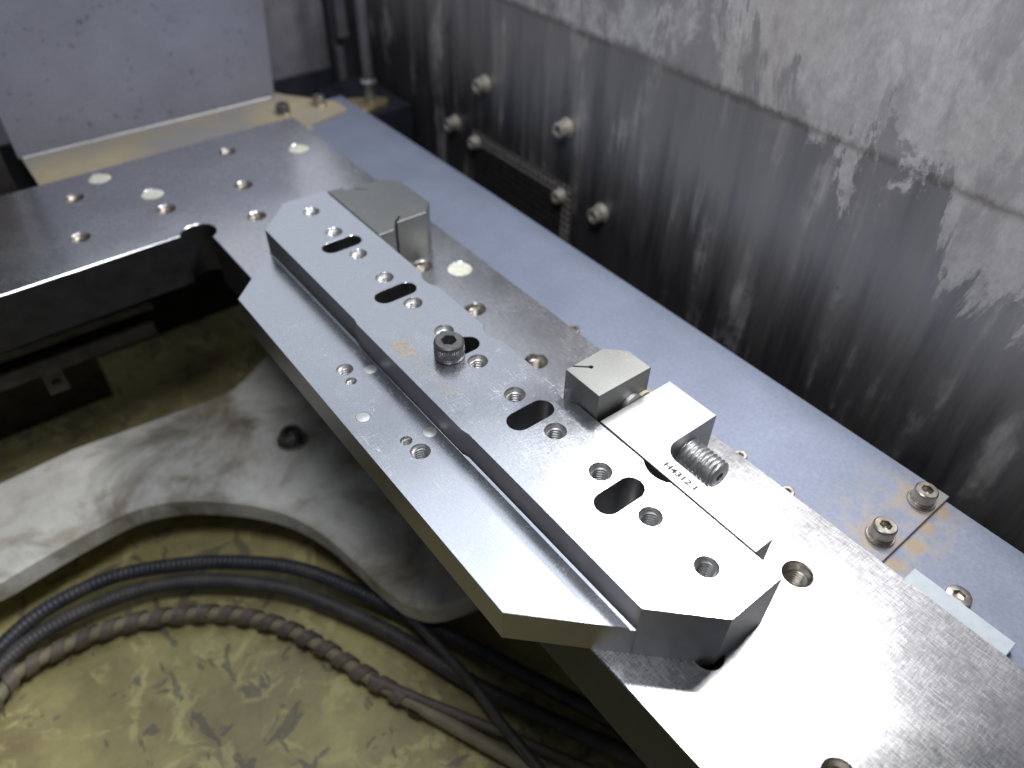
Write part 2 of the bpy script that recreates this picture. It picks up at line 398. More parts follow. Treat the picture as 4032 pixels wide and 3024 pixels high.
def tapped(name, mat, rim, bore, pitch, depth, cb=1.0, csk=0.7, n=28):
    """inner surface of a tapped hole, rim at z=0: recess, countersink, helical thread, floor"""
    bm = bmesh.new()
    prof = [(rim, 0.0), (rim*0.985, -cb), (bore+0.25*pitch, -cb-csk)]
    rows = lathe(bm, prof, n)
    z = -cb-csk; per = 6; k = 0; last = rows[-1]
    steps = int((depth+z)/pitch*per)
    for s in range(1, steps+1):
        zz = z-s*pitch/per; row = []
        for i in range(n):
            ph = (zz/pitch+i/n) % 1.0
            tri = abs(ph*2-1)
            r = bore+0.75*pitch*(tri if tri < 0.85 else 0.85)-0.15*pitch
            a = 2*math.pi*i/n
            row.append(bm.verts.new((r*math.cos(a), r*math.sin(a), zz)))
        for i in range(n):
            j = (i+1) % n; bm.faces.new((last[i], last[j], row[j], row[i]))
        last = row
    bm.faces.new(last)
    for f in bm.faces: f.normal_flip()
    return to_mesh(bm, name, mat, 18)
def bolt_thread(bm, r, pitch, y0, y1, cx, cz, n=32, per=6):
    last = None; steps = int((y1-y0)/pitch*per); first = None
    for s in range(steps+1):
        yy = y0+(y1-y0)*s/steps; row = []
        for i in range(n):
            ph = (yy/pitch+i/n) % 1.0; tri = abs(ph*2-1)
            rr = r-0.55*pitch*(1-min(1, tri*1.25))
            rr = min(rr, r*0.80+(yy-y0)*1.1)
            a = 2*math.pi*i/n
            row.append(bm.verts.new((cx+rr*math.cos(a), yy, cz+rr*math.sin(a))))
        if last:
            for i in range(n):
                j = (i+1) % n; bm.faces.new((last[i], row[i], row[j], last[j]))
        else: first = row
        last = row
    return first, last
def hexa(r, a0=0.0): return circle(0, 0, r, 6, a0)
def cap_head(name, mat, r, h, hexr, knurl=0, depth=0.6, n=48):
    """socket head along +Z standing on z=0: knurled side, bevelled rim, recessed hexagon"""
    bm = bmesh.new()
    N = n if not knurl else knurl*4
    def ring(rr, z, kn=0.0):
        return [bm.verts.new(((rr-(kn if i % 4 in (0, 1) else 0))*math.cos(2*math.pi*i/N), (rr-(kn if i % 4 in (0, 1) else 0))*math.sin(2*math.pi*i/N), z)) for i in range(N)]
    k = 0.028*r if knurl else 0
    rows = [ring(r*0.97, 0), ring(r, h*0.05), ring(r, h*0.20), ring(r, h*0.21, k), ring(r, h*0.72, k), ring(r, h*0.75),
            ring(r, h*0.80), ring(r*0.965, h*0.93), ring(r*0.87, h)]
    for a, b in zip(rows, rows[1:]):
        for i in range(N):
            j = (i+1) % N; bm.faces.new((a[i], a[j], b[j], b[i]))
    top = rows[-1]
    hx = [bm.verts.new((x, y, h)) for x, y in hexa(hexr*1.06, 0.3)]
    hx1 = [bm.verts.new((x, y, h-0.05*h)) for x, y in hexa(hexr, 0.3)]
    hx2 = [bm.verts.new((x, y, h*(1-depth))) for x, y in hexa(hexr, 0.3)]
    cen = bm.verts.new((0, 0, h*(1-depth)-hexr*0.3))
    tri = tessellate_polygon([[v.co for v in top], [v.co for v in hx[::-1]]])
    flat = top+hx[::-1]
    for t in tri:
        f = [flat[i] for i in t]
        a, b, d = f[0].co, f[1].co, f[2].co
        if (b.x-a.x)*(d.y-a.y)-(b.y-a.y)*(d.x-a.x) < 0: f = f[::-1]
        bm.faces.new(f)
    for i in range(6):
        j = (i+1) % 6
        bm.faces.new((hx[i], hx[j], hx1[j], hx1[i])); bm.faces.new((hx1[i], hx1[j], hx2[j], hx2[i])); bm.faces.new((hx2[i], hx2[j], cen))
    bm.faces.new(rows[0][::-1])
    return to_mesh(bm, name, mat, 28)
def washer(name, mat, r, ri, t, split=False):
    bm = bmesh.new()
    lathe(bm, [(ri, 0), (r, 0), (r, t*0.75), (r-t*0.25, t), (ri, t), (ri, 0)], 40)
    bmesh.ops.remove_doubles(bm, verts=bm.verts, dist=1e-4)
    return to_mesh(bm, name, mat, 30)
def catmull(pts, n=10):
    P = [Vector(p) for p in pts]; P = [P[0]*2-P[1]]+P+[P[-1]*2-P[-2]]; out = []
    for i in range(1, len(P)-2):
        for k in range(n):
            t = k/n; a, b, c, d = P[i-1], P[i], P[i+1], P[i+2]
            out.append(0.5*((2*b)+(c-a)*t+(2*a-5*b+4*c-d)*t*t+(3*b-a-3*c+d)*t**3))
    out.append(P[-2]); return out
def resample(path, step):
    out = [path[0].copy()]; acc = 0
    for a, b in zip(path, path[1:]):
        d = (b-a).length; t = step-acc
        while t <= d and d > 1e-9:
            out.append(a.lerp(b, t/d)); t += step
        acc = (acc+d) % step
    return out
def frames(path):
    fr = []; up = Vector((0, 0, 1))
    for i, p in enumerate(path):
        t = (path[min(i+1, len(path)-1)]-path[max(i-1, 0)]).normalized()
        s = t.cross(up).normalized(); fr.append((p, t, s, s.cross(t)))
    return fr
def tube(bm, path, rad, n=14, cap=True):
    last = None
    for i, (p, t, s, u) in enumerate(frames(path)):
        r = rad(i) if callable(rad) else rad
        row = [bm.verts.new(p+s*(r*math.cos(2*math.pi*k/n))+u*(r*math.sin(2*math.pi*k/n))) for k in range(n)]
        if last:
            for k in range(n): bm.faces.new((last[k], last[(k+1) % n], row[(k+1) % n], row[k]))
        elif cap: bm.faces.new(row)
        last = row
    if cap: bm.faces.new(last[::-1])
def text_mesh(name, body, size, mat, x, y, z, spacing=1.0, thick=0.0, parent=None, rot=-math.pi/2, width=None):
    c = bpy.data.curves.new(name, 'FONT'); c.body = body; c.size = size*S; c.space_character = spacing
    c.extrude = 0.012*S; c.offset = thick*S; c.resolution_u = 3
    t = bpy.data.objects.new(name, c); COL.objects.link(t)
    dg = bpy.context.evaluated_depsgraph_get()
    me = bpy.data.meshes.new_from_object(t.evaluated_get(dg)); me.name = name
    bpy.data.objects.remove(t)
    if width:
        xs = [v.co.x for v in me.vertices]; k = width*S/(max(xs)-min(xs))
        for v in me.vertices: v.co.x = (v.co.x-min(xs))*k
    me.materials.clear(); me.materials.append(MAT[mat])
    o = link(name, me, parent)
    o.rotation_euler = (0, 0, rot); o.location = Vector((x, y, z))*S
    return o

# ================================================================== the setting
def structure(name, me):
    o = link(name, me); o['kind'] = 'structure'; return o
# tank wall on the right
bm = bmesh.new(); bevbox(bm, 165, 171, -260, 640, -215, 172, 0.5)
structure('wall', to_mesh(bm, 'wall', 'wall'))
# basin floor
bm = bmesh.new(); bevbox(bm, -420, 171, -260, 640, -212, -200, 0)
structure('floor', to_mesh(bm, 'floor', 'floor'))

# machine table: L-shaped frame plate
def arc(cx, cy, r, a0, a1, n=14):
    return [(cx+r*math.cos(math.radians(a0+(a1-a0)*i/n)), cy+r*math.sin(math.radians(a0+(a1-a0)*i/n))) for i in range(n+1)]
FR = [(-51.6, -180), (57.0, -180), (53.8, 471.8), (-300, 465.5), (-300, 353.2), (-71.3, 359.4)]
FR += arc(-61.2, 356.8, 10, 165, -62, 18) + [(-56.2, 346.5)]
rail_holes = [(26.4, 4.4), (-23.4, 3.4), (-21.9, -46.2), (24.5, 152.7), (24.9, 202.9), (24.3, 251.8),
              (-107.2, 439.6), (-66.8, 393.8), (-116.9, 390.7), (-7.2, 445.6), (-17.3, 395), (-26.5, 354.6),
              (-157.0, 437.5), (-166.8, 388.5)]
plugs = [(39.7, 237.8), (34.1, 422.6), (-87.3, 456.5), (-67.1, 417.3)]
bm = bmesh.new()
prism(bm, FR, -32, 0, [circle(x, y, 5.3, 32) for x, y in rail_holes]+[circle(x, y, 6.6, 36) for x, y in plugs], 0.4, side=1)
fr = thing('machine_table', 'brushed steel machine table frame with threaded holes under the fixture bar', 'machine table', (0, 0, -32))
o = link('frame_plate', to_mesh(bm, 'frame_plate', ['rail', 'shade_side'], 30), fr); o.location = (0, 0, 32*S)
me = tapped('threaded_hole', 'rail_thread', 5.28, 3.9, 1.4, 22, 0.6, 1.5)
for x, y in rail_holes:
    o = link('threaded_hole', me, fr); o.location = Vector((x, y, 32-0.48))*S
bm = bmesh.new()
lathe(bm, [(6.58, -2.5), (6.58, -0.35), (5.9, -0.12), (4.6, -0.25), (3.2, -0.12), (1.2, -0.28)], 36, capb=True)
me = to_mesh(bm, 'resin_plug', 'plug', 40)
for i, (x, y) in enumerate(plugs):
    o = link('resin_plug', me, fr); o.location = Vector((x, y, 32))*S; o.rotation_euler.z = i*1.7

# support under the rail and back strip, coloured near black for the shade there
bm = bmesh.new(); prism(bm, [(24, -180), (50, -180), (50, 455), (24, 455)], -200, -32.2)
o = link('base', to_mesh(bm, 'base', 'dark'), fr); o.location = (0, 0, 32*S)

# guide bar below the back strip
g0 = thing('guide_bar', 'dark grimy guide bar running below the edge of the back table strip', 'guide bar', (-180, 392, -60))
bm = bmesh.new(); bevbox(bm, -320, -92, 404, 419.9, -70, -64, 0.8)
o = link('upper_flange', to_mesh(bm, 'upper_flange', 'dark_steel'), g0); o.location = -Vector((-180, 392, -60))*S
bm = bmesh.new(); bevbox(bm, -320, -96, 398, 419.8, -85, -74, 1.0)
o = link('bar_body', to_mesh(bm, 'bar_body', 'dark_steel'), g0); o.location = -Vector((-180, 392, -60))*S
for hx in (-162,):
    bm = bmesh.new(); bevbox(bm, hx-6, hx+6, 402, 410, -104, -85.1, 0.6)
    bevbox(bm, hx-5, hx+5, 411, 419, -73.9, -32.1, 0)
    lathe(bm, [(2.6, 402), (2.6, 400), (1.2, 399.6)], 14, 'Y', (hx, 0, -97), capb=True)
    o = link('bracket', to_mesh(bm, 'bracket', 'dark_steel'), g0); o.location = -Vector((-180, 392, -60))*S

# ---------------------------------------------------------------- cover strips beside the rail
bm = bmesh.new(); prism(bm, [(57.6, -10.6), (112.4, -9.6), (111, 300), (108, 500), (57, 500), (57.4, 200)], -7.8, -6, (), 0.25)
prism(bm, [(110.0, -9.6), (112.4, -9.6), (111, 300), (108, 500), (106, 500), (108.6, 300)], -34, -7.9)
tag(link('cover_strip', to_mesh(bm, 'cover_strip', 'blue')), 'long blue-grey cover strip with two rust-ringed cap screws at its end', 'cover strip')
bm = bmesh.new(); prism(bm, [(57.8, -180), (111.0, -180), (111.0, 10), (57.8, 10)], -9.9, -8, (), 0.2)
prism(bm, [(108.6, -180), (111.0, -180), (111.0, -10), (108.6, -10)], -34, -10)
tag(link('lower_cover_strip', to_mesh(bm, 'lower_cover_strip', 'blue2')), 'blue-grey cover strip tucked under the end of the longer one', 'cover strip')

head_big = cap_head('head', 'stain_screw', 4.6, 5.2, 2.35, 0)
w_big = washer('washer', 'stain_screw', 5.6, 2.4, 1.0); w_spring = washer('spring_washer', 'stain_screw', 4.9, 2.4, 1.0)
def capscrew(loc, label, head, washers, group=None, rot=None, cat='screw', name='cap_screw', gap=1.0):
    t = thing(name, label, cat, loc, group, rot)
    z = 0
    for wm in washers:
        o = link(wm.name.split('.')[0], wm, t); o.location.z = z*S; z += gap
    o = link('head', head, t); o.location.z = z*S; o.rotation_euler.z = random.uniform(0, 6)
    return t
capscrew((71.2, -3.2, -5.99), 'stained cap screw on the cover strip corner next to the rail', head_big, [w_big, w_spring])
capscrew((100.6, -3.5, -5.99), 'shiny cap screw on the cover strip corner next to the dark wall', head_big, [w_big, w_spring])
flat_head = cap_head('head', 'stain_screw', 3.0, 2.5, 1.5)
for (x, y, lab) in ((58.7, 163.6, 'screw head peeking past the rail edge beyond the keyhole jaw'), (58.8, 56.4, 'screw head peeking past the rail edge level with the threaded bolt root'), (58.8, 31.9, 'screw head peeking past the rail edge between the bolt tip and the rusty cap screws')):
    capscrew((x, y, -5.99), lab, flat_head, [], 'screws along the rail edge')
# pale spacer on the lower strip with its screw
bm = bmesh.new(); bevbox(bm, 58.2, 66.2, -58, -19.9, -7.98, -3, 0.3)
tag(link('spacer_block', to_mesh(bm, 'spacer_block', 'spacer')), 'pale plastic spacer bar lying on the lower cover strip', 'spacer')
capscrew((70.9, -36.0, -7.99), 'stained knurled screw head behind the pale spacer bar', cap_head('head', 'stain_screw', 4.6, 2.4, 2.3, 20), [])

# ---------------------------------------------------------------- back: shelf with upright guard
sg = thing('splash_guard', 'speckled grey upright guard plate on a beige stained shelf behind the table', 'guard plate', (-20, 520, -4))
off = -Vector((-20, 520, -4))*S
bm = bmesh.new(); prism(bm, [(-119.8, 450), (58, 450), (63, 461.5), (96.5, 470.0), (97.5, 473), (97.5, 486), (70, 523), (60, 541), (-119.8, 541)], -5.9, -4, (), 0.2)
o = link('shelf', to_mesh(bm, 'shelf', 'shelf'), sg); o.location = off
bm = bmesh.new()
outl = [(-121.5, -3.9), (62.0, -3.9), (67.3, 65.4), (70, 99), (-121.5, 99)]
vf = [bm.verts.new((x, 523, z)) for x, z in outl]; vb = [bm.verts.new((x, 526, z)) for x, z in outl]
bm.faces.new(vf); bm.faces.new(vb[::-1])
for i in range(5):
    j = (i+1) % 5; bm.faces.new((vf[j], vf[i], vb[i], vb[j]))
o = link('upright_plate', to_mesh(bm, 'upright_plate', 'guard'), sg); o.location = off
bm = bmesh.new()
path = resample([Vector((-119, 522.4, -3.6)), Vector((60, 522.4, -3.6))], 1.6)
tube(bm, path, lambda i: 0.75+0.25*random.random(), 8)
o = link('weld_bead', to_mesh(bm, 'weld_bead', 'thread', 60), sg); o.location = off
hx_m = cap_head('head', 'stain_screw', 5.0, 6.0, 2.5)
capscrew((54.5, 491, -3.99), 'dark cap screw on the stained shelf at the table corner', cap_head('head', 'black_screw', 5.0, 6.0, 2.5), [w_big])
capscrew((83.5, 489, -3.99), 'bright cap screw with washer on the yellow-stained shelf tip', hx_m, [w_big])

# grey panel behind the guard, dark channel posts, pipe with fitting
bm = bmesh.new(); bevbox(bm, 60, 131, 562, 566, -215, 72, 0.3)
tag(link('enclosure_wall', to_mesh(bm, 'enclosure_wall', 'panel')), 'dull grey upright panel behind the speckled guard plate', 'panel')
bm = bmesh.new(); bevbox(bm, 132, 142, 575, 590, -199.5, 112, 1)
tag(link('corner_post', to_mesh(bm, 'corner_post', 'dark')), 'black upright post beside the dull grey rear panel', 'post')
t = thing('door_post', 'grey upright channel post with a pale upper slider in the back corner', 'post', (151, 582, -199))
off = -Vector((151, 582, -199))*S
bm = bmesh.new(); bevbox(bm, 143.5, 156, 584, 598, -199, 112, 1)
o = link('channel', to_mesh(bm, 'channel', 'post'), t); o.location = off
bm = bmesh.new(); bevbox(bm, 148, 157.5, 574, 583.9, 10, 112, 1)
o = link('slider', to_mesh(bm, 'slider', 'panel'), t); o.location = off
bm = bmesh.new(); bevbox(bm, 147, 153, 579, 583.8, -60, 0, 0.8)
o = link('lower_strip', to_mesh(bm, 'lower_strip', 'panel'), t); o.location = off
t = thing('coolant_pipe', 'grey vertical pipe with bright clamp fitting on a brass flange in the corner', 'pipe', (135, 498, -20))
off = -Vector((135, 498, -20))*S
bm = bmesh.new(); lathe(bm, [(4.6, 2), (4.6, 112)], 20, origin=(133, 499, 0), capa=True, capb=True)
o = link('pipe', to_mesh(bm, 'pipe', 'post', 40), t); o.location = off
bm = bmesh.new(); lathe(bm, [(4.2, -15.5), (4.2, -1.5), (6.6, -1.4), (6.8, 1.0), (5.2, 1.6), (4.7, 3.5)], 20, origin=(133, 499, 0), capa=True)
o = link('fitting', to_mesh(bm, 'fitting', 'grey_screw', 30), t); o.location = off
bm = bmesh.new(); prism(bm, [(110, 508), (113, 490), (122, 484), (142, 490), (148, 496), (140, 505), (120, 514)], -19.5, -15.6, (), 0.6)
o = link('flange', to_mesh(bm, 'flange', 'brass', 30), t); o.location = off
bm = bmesh.new(); prism(bm, [(112, 480), (160, 480), (160, 560), (112, 560)], -199.5, -19.6)
tag(link('corner_block', to_mesh(bm, 'corner_block', 'dark')), 'black block carrying the brass flange in the back corner', 'machine base')
bm = bmesh.new(); bevbox(bm, -300, -131, 500, 520, -199.5, 60, 1)
tag(link('side_column', to_mesh(bm, 'side_column', 'dark_steel')), 'dark brown steel column left of the speckled guard plate', 'column')
bm = bmesh.new(); bevbox(bm, -420, 131, 556, 560, -199.6, -6, 0)
tag(link('rear_bulkhead', to_mesh(bm, 'rear_bulkhead', 'dark')), 'bulkhead in shade-black colour closing the basin below the shelf', 'panel')  # near-black colour holds the shadow below the shelf

# ---------------------------------------------------------------- bolts and filter screen on the wall
RX = (0, -math.pi/2, 0)
wb_head = cap_head('head', 'dull_screw', 5.2, 6.0, 2.6)
wb_w1 = washer('washer', 'dull_screw', 6.6, 2.6, 1.4); wb_w2 = washer('spring_washer', 'dull_screw', 5.5, 2.6, 1.4)
for (y, z, lab) in ((383.6, 27.2, 'pale bolt on the dark wall above the filter screen corner next to a low bolt'),
                    (422.4, -15.4, 'dim bolt on the wall beyond the far end of the filter screen'),
                    (294.9, 27.2, 'pale bolt on the dark wall above the near end of the filter screen'),
                    (255.8, -16.3, 'pale bolt low on the dark wall just past the near end of the filter screen')):
    capscrew((164.99, y, z), lab, wb_head, [wb_w1, wb_w2], None, RX, 'bolt', 'wall_bolt', 1.4)
fs = thing('filter_screen', 'black perforated filter screen with pale ragged rim on the dark wall', 'filter screen', (164, 340, -60))
off = -Vector((164, 340, -60))*S
y0, y1, z1, z0 = 282, 398, -9, -125; p = 5.0
bm = bmesh.new(); ny = int((y1-y0)/p); nz = int((z1-z0)/p)
for i in range(ny):
    for k in range(nz):
        cy, cz = y0+(i+0.5)*p, z0+(k+0.5)*p
        rim = 1 if (k >= nz-2 or i < 2) else 0
        sq = [(cy-p/2, cz-p/2), (cy, cz-p/2), (cy+p/2, cz-p/2), (cy+p/2, cz), (cy+p/2, cz+p/2), (cy, cz+p/2), (cy-p/2, cz+p/2), (cy-p/2, cz)]
        ho = [(cy+2.0*math.cos(math.radians(225+45*q)), cz+2.0*math.sin(math.radians(225+45*q))) for q in range(8)]
        a = [bm.verts.new((162.6, yy, zz)) for yy, zz in sq]; b = [bm.verts.new((162.6, yy, zz)) for yy, zz in ho]
        d = [bm.verts.new((163.6, yy, zz)) for yy, zz in ho]
        for q in range(8):
            r = (q+1) % 8
            f = bm.faces.new((a[q], b[q], b[r], a[r])); f.material_index = rim
            f = bm.faces.new((b[q], d[q], d[r], b[r])); f.material_index = rim
o = link('perforated_sheet', to_mesh(bm, 'perforated_sheet', ['mesh', 'meshrim']), fs); o.location = off; o['kind'] = 'stuff'
bm = bmesh.new(); bevbox(bm, 163.7, 164.9, y0+6, y1-1, z0, z1-6, 0)
o = link('shade_backing', to_mesh(bm, 'shade_backing', 'dark'), fs); o.location = off  # dark sheet in place of the unlit opening behind the screen
fs_head = cap_head('head', 'dull_screw', 4.6, 4.4, 2.2); fs_w = washer('washer', 'dull_screw', 5.6, 2.2, 1.2)
for (y, z, lab) in ((392.5, -19, 'screw holding the far top corner of the filter screen'), (293.5, -20, 'screw holding the near top corner of the filter screen')):
    capscrew((162.55, y, z), lab, fs_head, [fs_w], None, RX, 'screw', 'screen_screw', 1.2)

# ---------------------------------------------------------------- basin: casting, hoses
CZ = -150
open_ = [(-205, 321.6), (-166, 325), (-144.5, 321), (-122.5, 308.6), (-98.5, 287), (-80.5, 263), (-69.5, 236), (-64, 209), (-59, 179.5), (-52, 160), (-38, 148), (-10, 142), (23.8, 140)]
open_ = [(-330, 317)] + [(p.x, p.y) for p in catmull([(-233, 317.5, 0)]+[(x, y, 0) for x, y in open_], 6)]
outer = [(23.8, 419.8), (-23, 415.8), (-60, 394), (-70, 392), (-120, 396), (-172, 401), (-230, 397), (-330, 390)]
bm = bmesh.new(); prism(bm, open_+outer, CZ-16, CZ, (), 2.2)
tag(link('basin_casting', to_mesh(bm, 'basin_casting', 'casting')), 'grimy white cast rim with a large rounded opening in the basin', 'casting')
bm = bmesh.new(); prism(bm, [(23.7, 150), (23.7, 415), (-300, 389), (-300, 382), (0, 385), (14, 150)], -199.9, CZ-16.1)
tag(link('casting_web', to_mesh(bm, 'casting_web', 'casting')), 'grimy web carrying the cast basin rim down to the floor', 'casting')
capscrew((-20-30, 318, CZ), 'dark greasy socket screw on the white cast rim below the bar', cap_head('head', 'black_screw', 7.0, 7.5, 3.6), [washer('washer', 'stain_screw', 10.5, 4, 2)], gap=2)
capscrew((-112, 345, -200), 'small screw sunk in the yellow floor under the cast rim', cap_head('head', 'brass', 4.5, 3.0, 2.2), [])

HZ = -185
def hose(name, label, pts, r, mat, ring=0.0, pitch=2.6, grp=None):
    bm = bmesh.new(); path = resample(catmull(pts, 14), 0.75 if ring else 2.0)
    tube(bm, path, (lambda i: r+ring*math.sin(i*0.75/pitch*2*math.pi)) if ring else r, 14)
    return tag(link(name, to_mesh(bm, name, mat, 50)), label, 'hose')
def lift(pts, z): return [(x, y, z) for x, y in pts]
def atz(pts150, z):
    """hose runs were measured on the plane z=-150; carry them to their own depth along the sight line"""
    k = (z-234.3)/(-150-234.3); return [(-153.5+(x+153.5)*k, -49.7+(y+49.7)*k, z) for x, y in pts150]
h1 = [(-290, 240), (-242.7, 272.3), (-214.6, 282.4), (-179.8, 280.5), (-144.8, 264.6), (-118.3, 245.8), (-92.1, 220), (-68.8, 179.1), (-48, 137), (-30.9, 97.7), (8.8, 7.6), (20, -20)]
h2 = [(-290, 225), (-245, 260.9), (-213.2, 268.7), (-172.2, 263.2), (-138.3, 245.2), (-108.1, 217.2), (-91.3, 192.4), (-70.3, 151.3), (-48.3, 95.1), (-7.3, 17.2), (5, -12)]
h3 = [(-290, 205), (-248.3, 244.6), (-233.5, 252.1), (-201.1, 250.8), (-171.8, 240.8), (-140.1, 220.3), (-118.5, 194.9), (-104.5, 167.1), (-93.1, 137.1), (-70.2, 84.9), (-50, 40)]
hose('ribbed_hose', 'black ribbed hose, outermost of the hoses arching over the basin floor', atz(h1, -180), 4.6, 'black_rubber', 0.22, 3.2)
hose('ribbed_hose', 'dark grey ribbed hose lying inside the black one', atz(h2, -184), 4.6, 'grey_hose', 0.22, 2.8)
t = thing('wrapped_hose', 'muddy hose bound in an open spiral wrap above the chipped yellow floor', 'hose', (-170, 270, -194))
path = resample(catmull(atz(h3, -189), 14), 0.9)
bm = bmesh.new(); tube(bm, path, 3.9, 14)
o = link('hose', to_mesh(bm, 'hose', 'wrap_core', 50), t); o.location = -Vector((-170, 270, -194))*S
bm = bmesh.new(); fr_ = frames(path); turns = 0.072; last = None
for i, (p, tt, s, u) in enumerate(fr_):
    if i > len(fr_)*0.80: break
    a = i*turns*2*math.pi*0.9
    row = []
    for rr, dl in ((4.2, -3.6), (5.5, -3.5), (5.5, 3.5), (4.2, 3.6)):
        row.append(bm.verts.new(p+s*(rr*math.cos(a))+u*(rr*math.sin(a))+tt*dl))
    if last:
        for k in range(4): bm.faces.new((last[k], last[(k+1) % 4], row[(k+1) % 4], row[k]))
    last = row
bmesh.ops.recalc_face_normals(bm, faces=bm.faces)
o = link('spiral_wrap', to_mesh(bm, 'spiral_wrap', 'wrap', 50), t); o.location = -Vector((-170, 270, -194))*S
hose('thin_cable', 'thin grey cable crossing over the wrapped hose beneath the rail', atz([(-58, 160), (-53.1, 117.9), (-52.1, 98), (-52.2, 74), (-50, 30)], -172)[:1]+atz([(-53.1, 117.9), (-52.1, 98), (-52.2, 74), (-50, 30)], -176), 3.0, 'grey_hose')
hose('bare_tube', 'brown tube leaving the end of the wrapped hose', atz([(-93.1, 137.1), (-76, 108), (-58, 78), (-30, 30)], -186), 2.8, 'wrap')

# ================================================================== the fixture bar
H1, H2, L = 15.6, 28.1, 310.2
bar = thing('fixture_bar', 'long stepped steel fixture bar with slots and threaded holes on the table frame', 'fixture bar')
def zz(x): return -24.6-x               # front chamfer line: y as a function of x
up = [(-24.6, 0.0), (0.0, 0.0)]
for yc in (55.3, 104.9, 154.3, 204.2):  # shallow round bites in the right edge
    up += [(7.4+10*math.cos(a), yc+10*math.sin(a)) for a in [math.radians(180+42.3-84.6*0)-math.radians(84.6)*k/8 + 0 for k in range(9)]]
up += [(0.0, L), (-24.6, L), (-44.0, L-19.4), (-44.0, 198.0), (-44.8, 194.5), (-44.8, 114.5), (-44.0, 111.0), (-44.0, 19.4)]
slots = [slot(-18.7, y, 5.6, 4.85) for y in (55.5, 105.1, 154.6, 204.6, 255.9)]
holes = [(-16.5, 17.4+25.1*i) for i in range(12)]
seam = lambda a, b: abs(a[0]+45.4) < 0.01 and abs(b[0]+45.4) < 0.01
bm = bmesh.new()
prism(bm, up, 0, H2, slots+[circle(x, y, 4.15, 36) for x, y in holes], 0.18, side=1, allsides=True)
led = [(-74.4, 49.8), (-45.4, 20.8), (-45.4, L-20.8), (-74.4, L-49.8)]
led_holes = [(-57.9, 184.6, 3.5), (-59.5, 176.2, 2.3), (-59.0, 132.7, 2.3), (-57.6, 124.6, 3.9)]
discs = [(-48.9, 178.0), (-48.9, 131.1), (-66.1, 154.4)]
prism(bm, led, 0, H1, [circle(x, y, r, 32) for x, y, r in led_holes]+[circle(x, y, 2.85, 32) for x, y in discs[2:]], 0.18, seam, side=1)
gv = [[bm.verts.new((x, y, z)) for x, y, z in row] for row in (
    [(-45.4, 20.8, 0), (-43.8, 19.2, 0), (-43.8, L-19.2, 0), (-45.4, L-20.8, 0)],
    [(-45.4, 20.8, H1-1.0), (-43.8, 19.2, H1-0.4), (-43.8, L-19.2, H1-0.4), (-45.4, L-20.8, H1-1.0)])]
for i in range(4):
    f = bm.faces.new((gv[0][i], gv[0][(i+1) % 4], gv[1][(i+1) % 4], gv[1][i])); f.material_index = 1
bm.faces.new(gv[1])
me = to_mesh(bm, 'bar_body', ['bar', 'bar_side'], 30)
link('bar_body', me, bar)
me = tapped('threaded_hole', 'thread', 4.13, 3.1, 1.35, 19, 0.8, 0.7)
for x, y in holes: link('threaded_hole', me, bar, (x, y, H2-0.17))
me_l = tapped('ledge_threaded_hole', 'thread', 3.88, 3.0, 1.3, 14, 0.4, 0.5)
me_s = tapped('small_threaded_hole', 'thread', 2.28, 1.75, 0.75, 11, 0.4, 0.5)
for x, y, r in led_holes:
    o = link('threaded_hole', me_l if r > 3 else me_s, bar, (x, y, H1-0.17))
    if abs(r-3.5) < 0.1: o.scale = (0.9, 0.9, 1)
bm = bmesh.new(); lathe(bm, [(2.8, -3), (2.8, 0.02), (2.72, 0.05)], 36, capb=True)
me = to_mesh(bm, 'plated_disc', 'magnet', 30)
for x, y in discs: link('plated_disc', me, bar, (x, y, H1))
# etched logo block and lettering
bm = bmesh.new(); prism(bm, [(-40.4, 162.1), (-33.5, 162.1), (-33.3, 174.2), (-40.3, 174.4)], H2-0.3, H2+0.012)
link('etched_patch', to_mesh(bm, 'etched_patch', 'etch'), bar)
text_mesh('etched_text', 'HIRSCH', 3.7, 'etch', -36.6, 161.3, H2+0.008, parent=bar, width=16.0)
text_mesh('etched_text', 'MANN', 3.7, 'etch', -40.4, 158.2, H2+0.008, parent=bar, width=10.4)
text_mesh('etched_text', 'System 4000', 2.2, 'etch', -35.9, 143.0, H2+0.008, parent=bar, width=12.6, thick=0.05)
text_mesh('etched_text', 'H4233', 2.2, 'etch', -38.3, 140.2, H2+0.008, parent=bar, width=7.4, thick=0.05)

# black cap screw standing in the middle slot
cs = thing('cap_screw', 'black knurled cap screw standing in the middle slot of the fixture bar', 'screw', (-23.6, 153.4, H2+0.02))
link('head', cap_head('head', 'black_screw', 6.5, 8.0, 3.3, 44), cs)
bm = bmesh.new(); lathe(bm, [(4.0, -24), (4.0, -0.02)], 24, capa=True, capb=True)
link('shank', to_mesh(bm, 'shank', 'black_screw', 40), cs)
for k, ch in enumerate(['S', 'A', 'T', '8', '.', '8']):
    a = math.radians(200+k*22 if k < 3 else 20+(k-3)*13)
    text_mesh('stamped_letter', ch, 1.5, 'etch_dark', 4.1*math.cos(a), 4.1*math.sin(a), 8.0, parent=cs, rot=a-math.pi/2+math.pi)

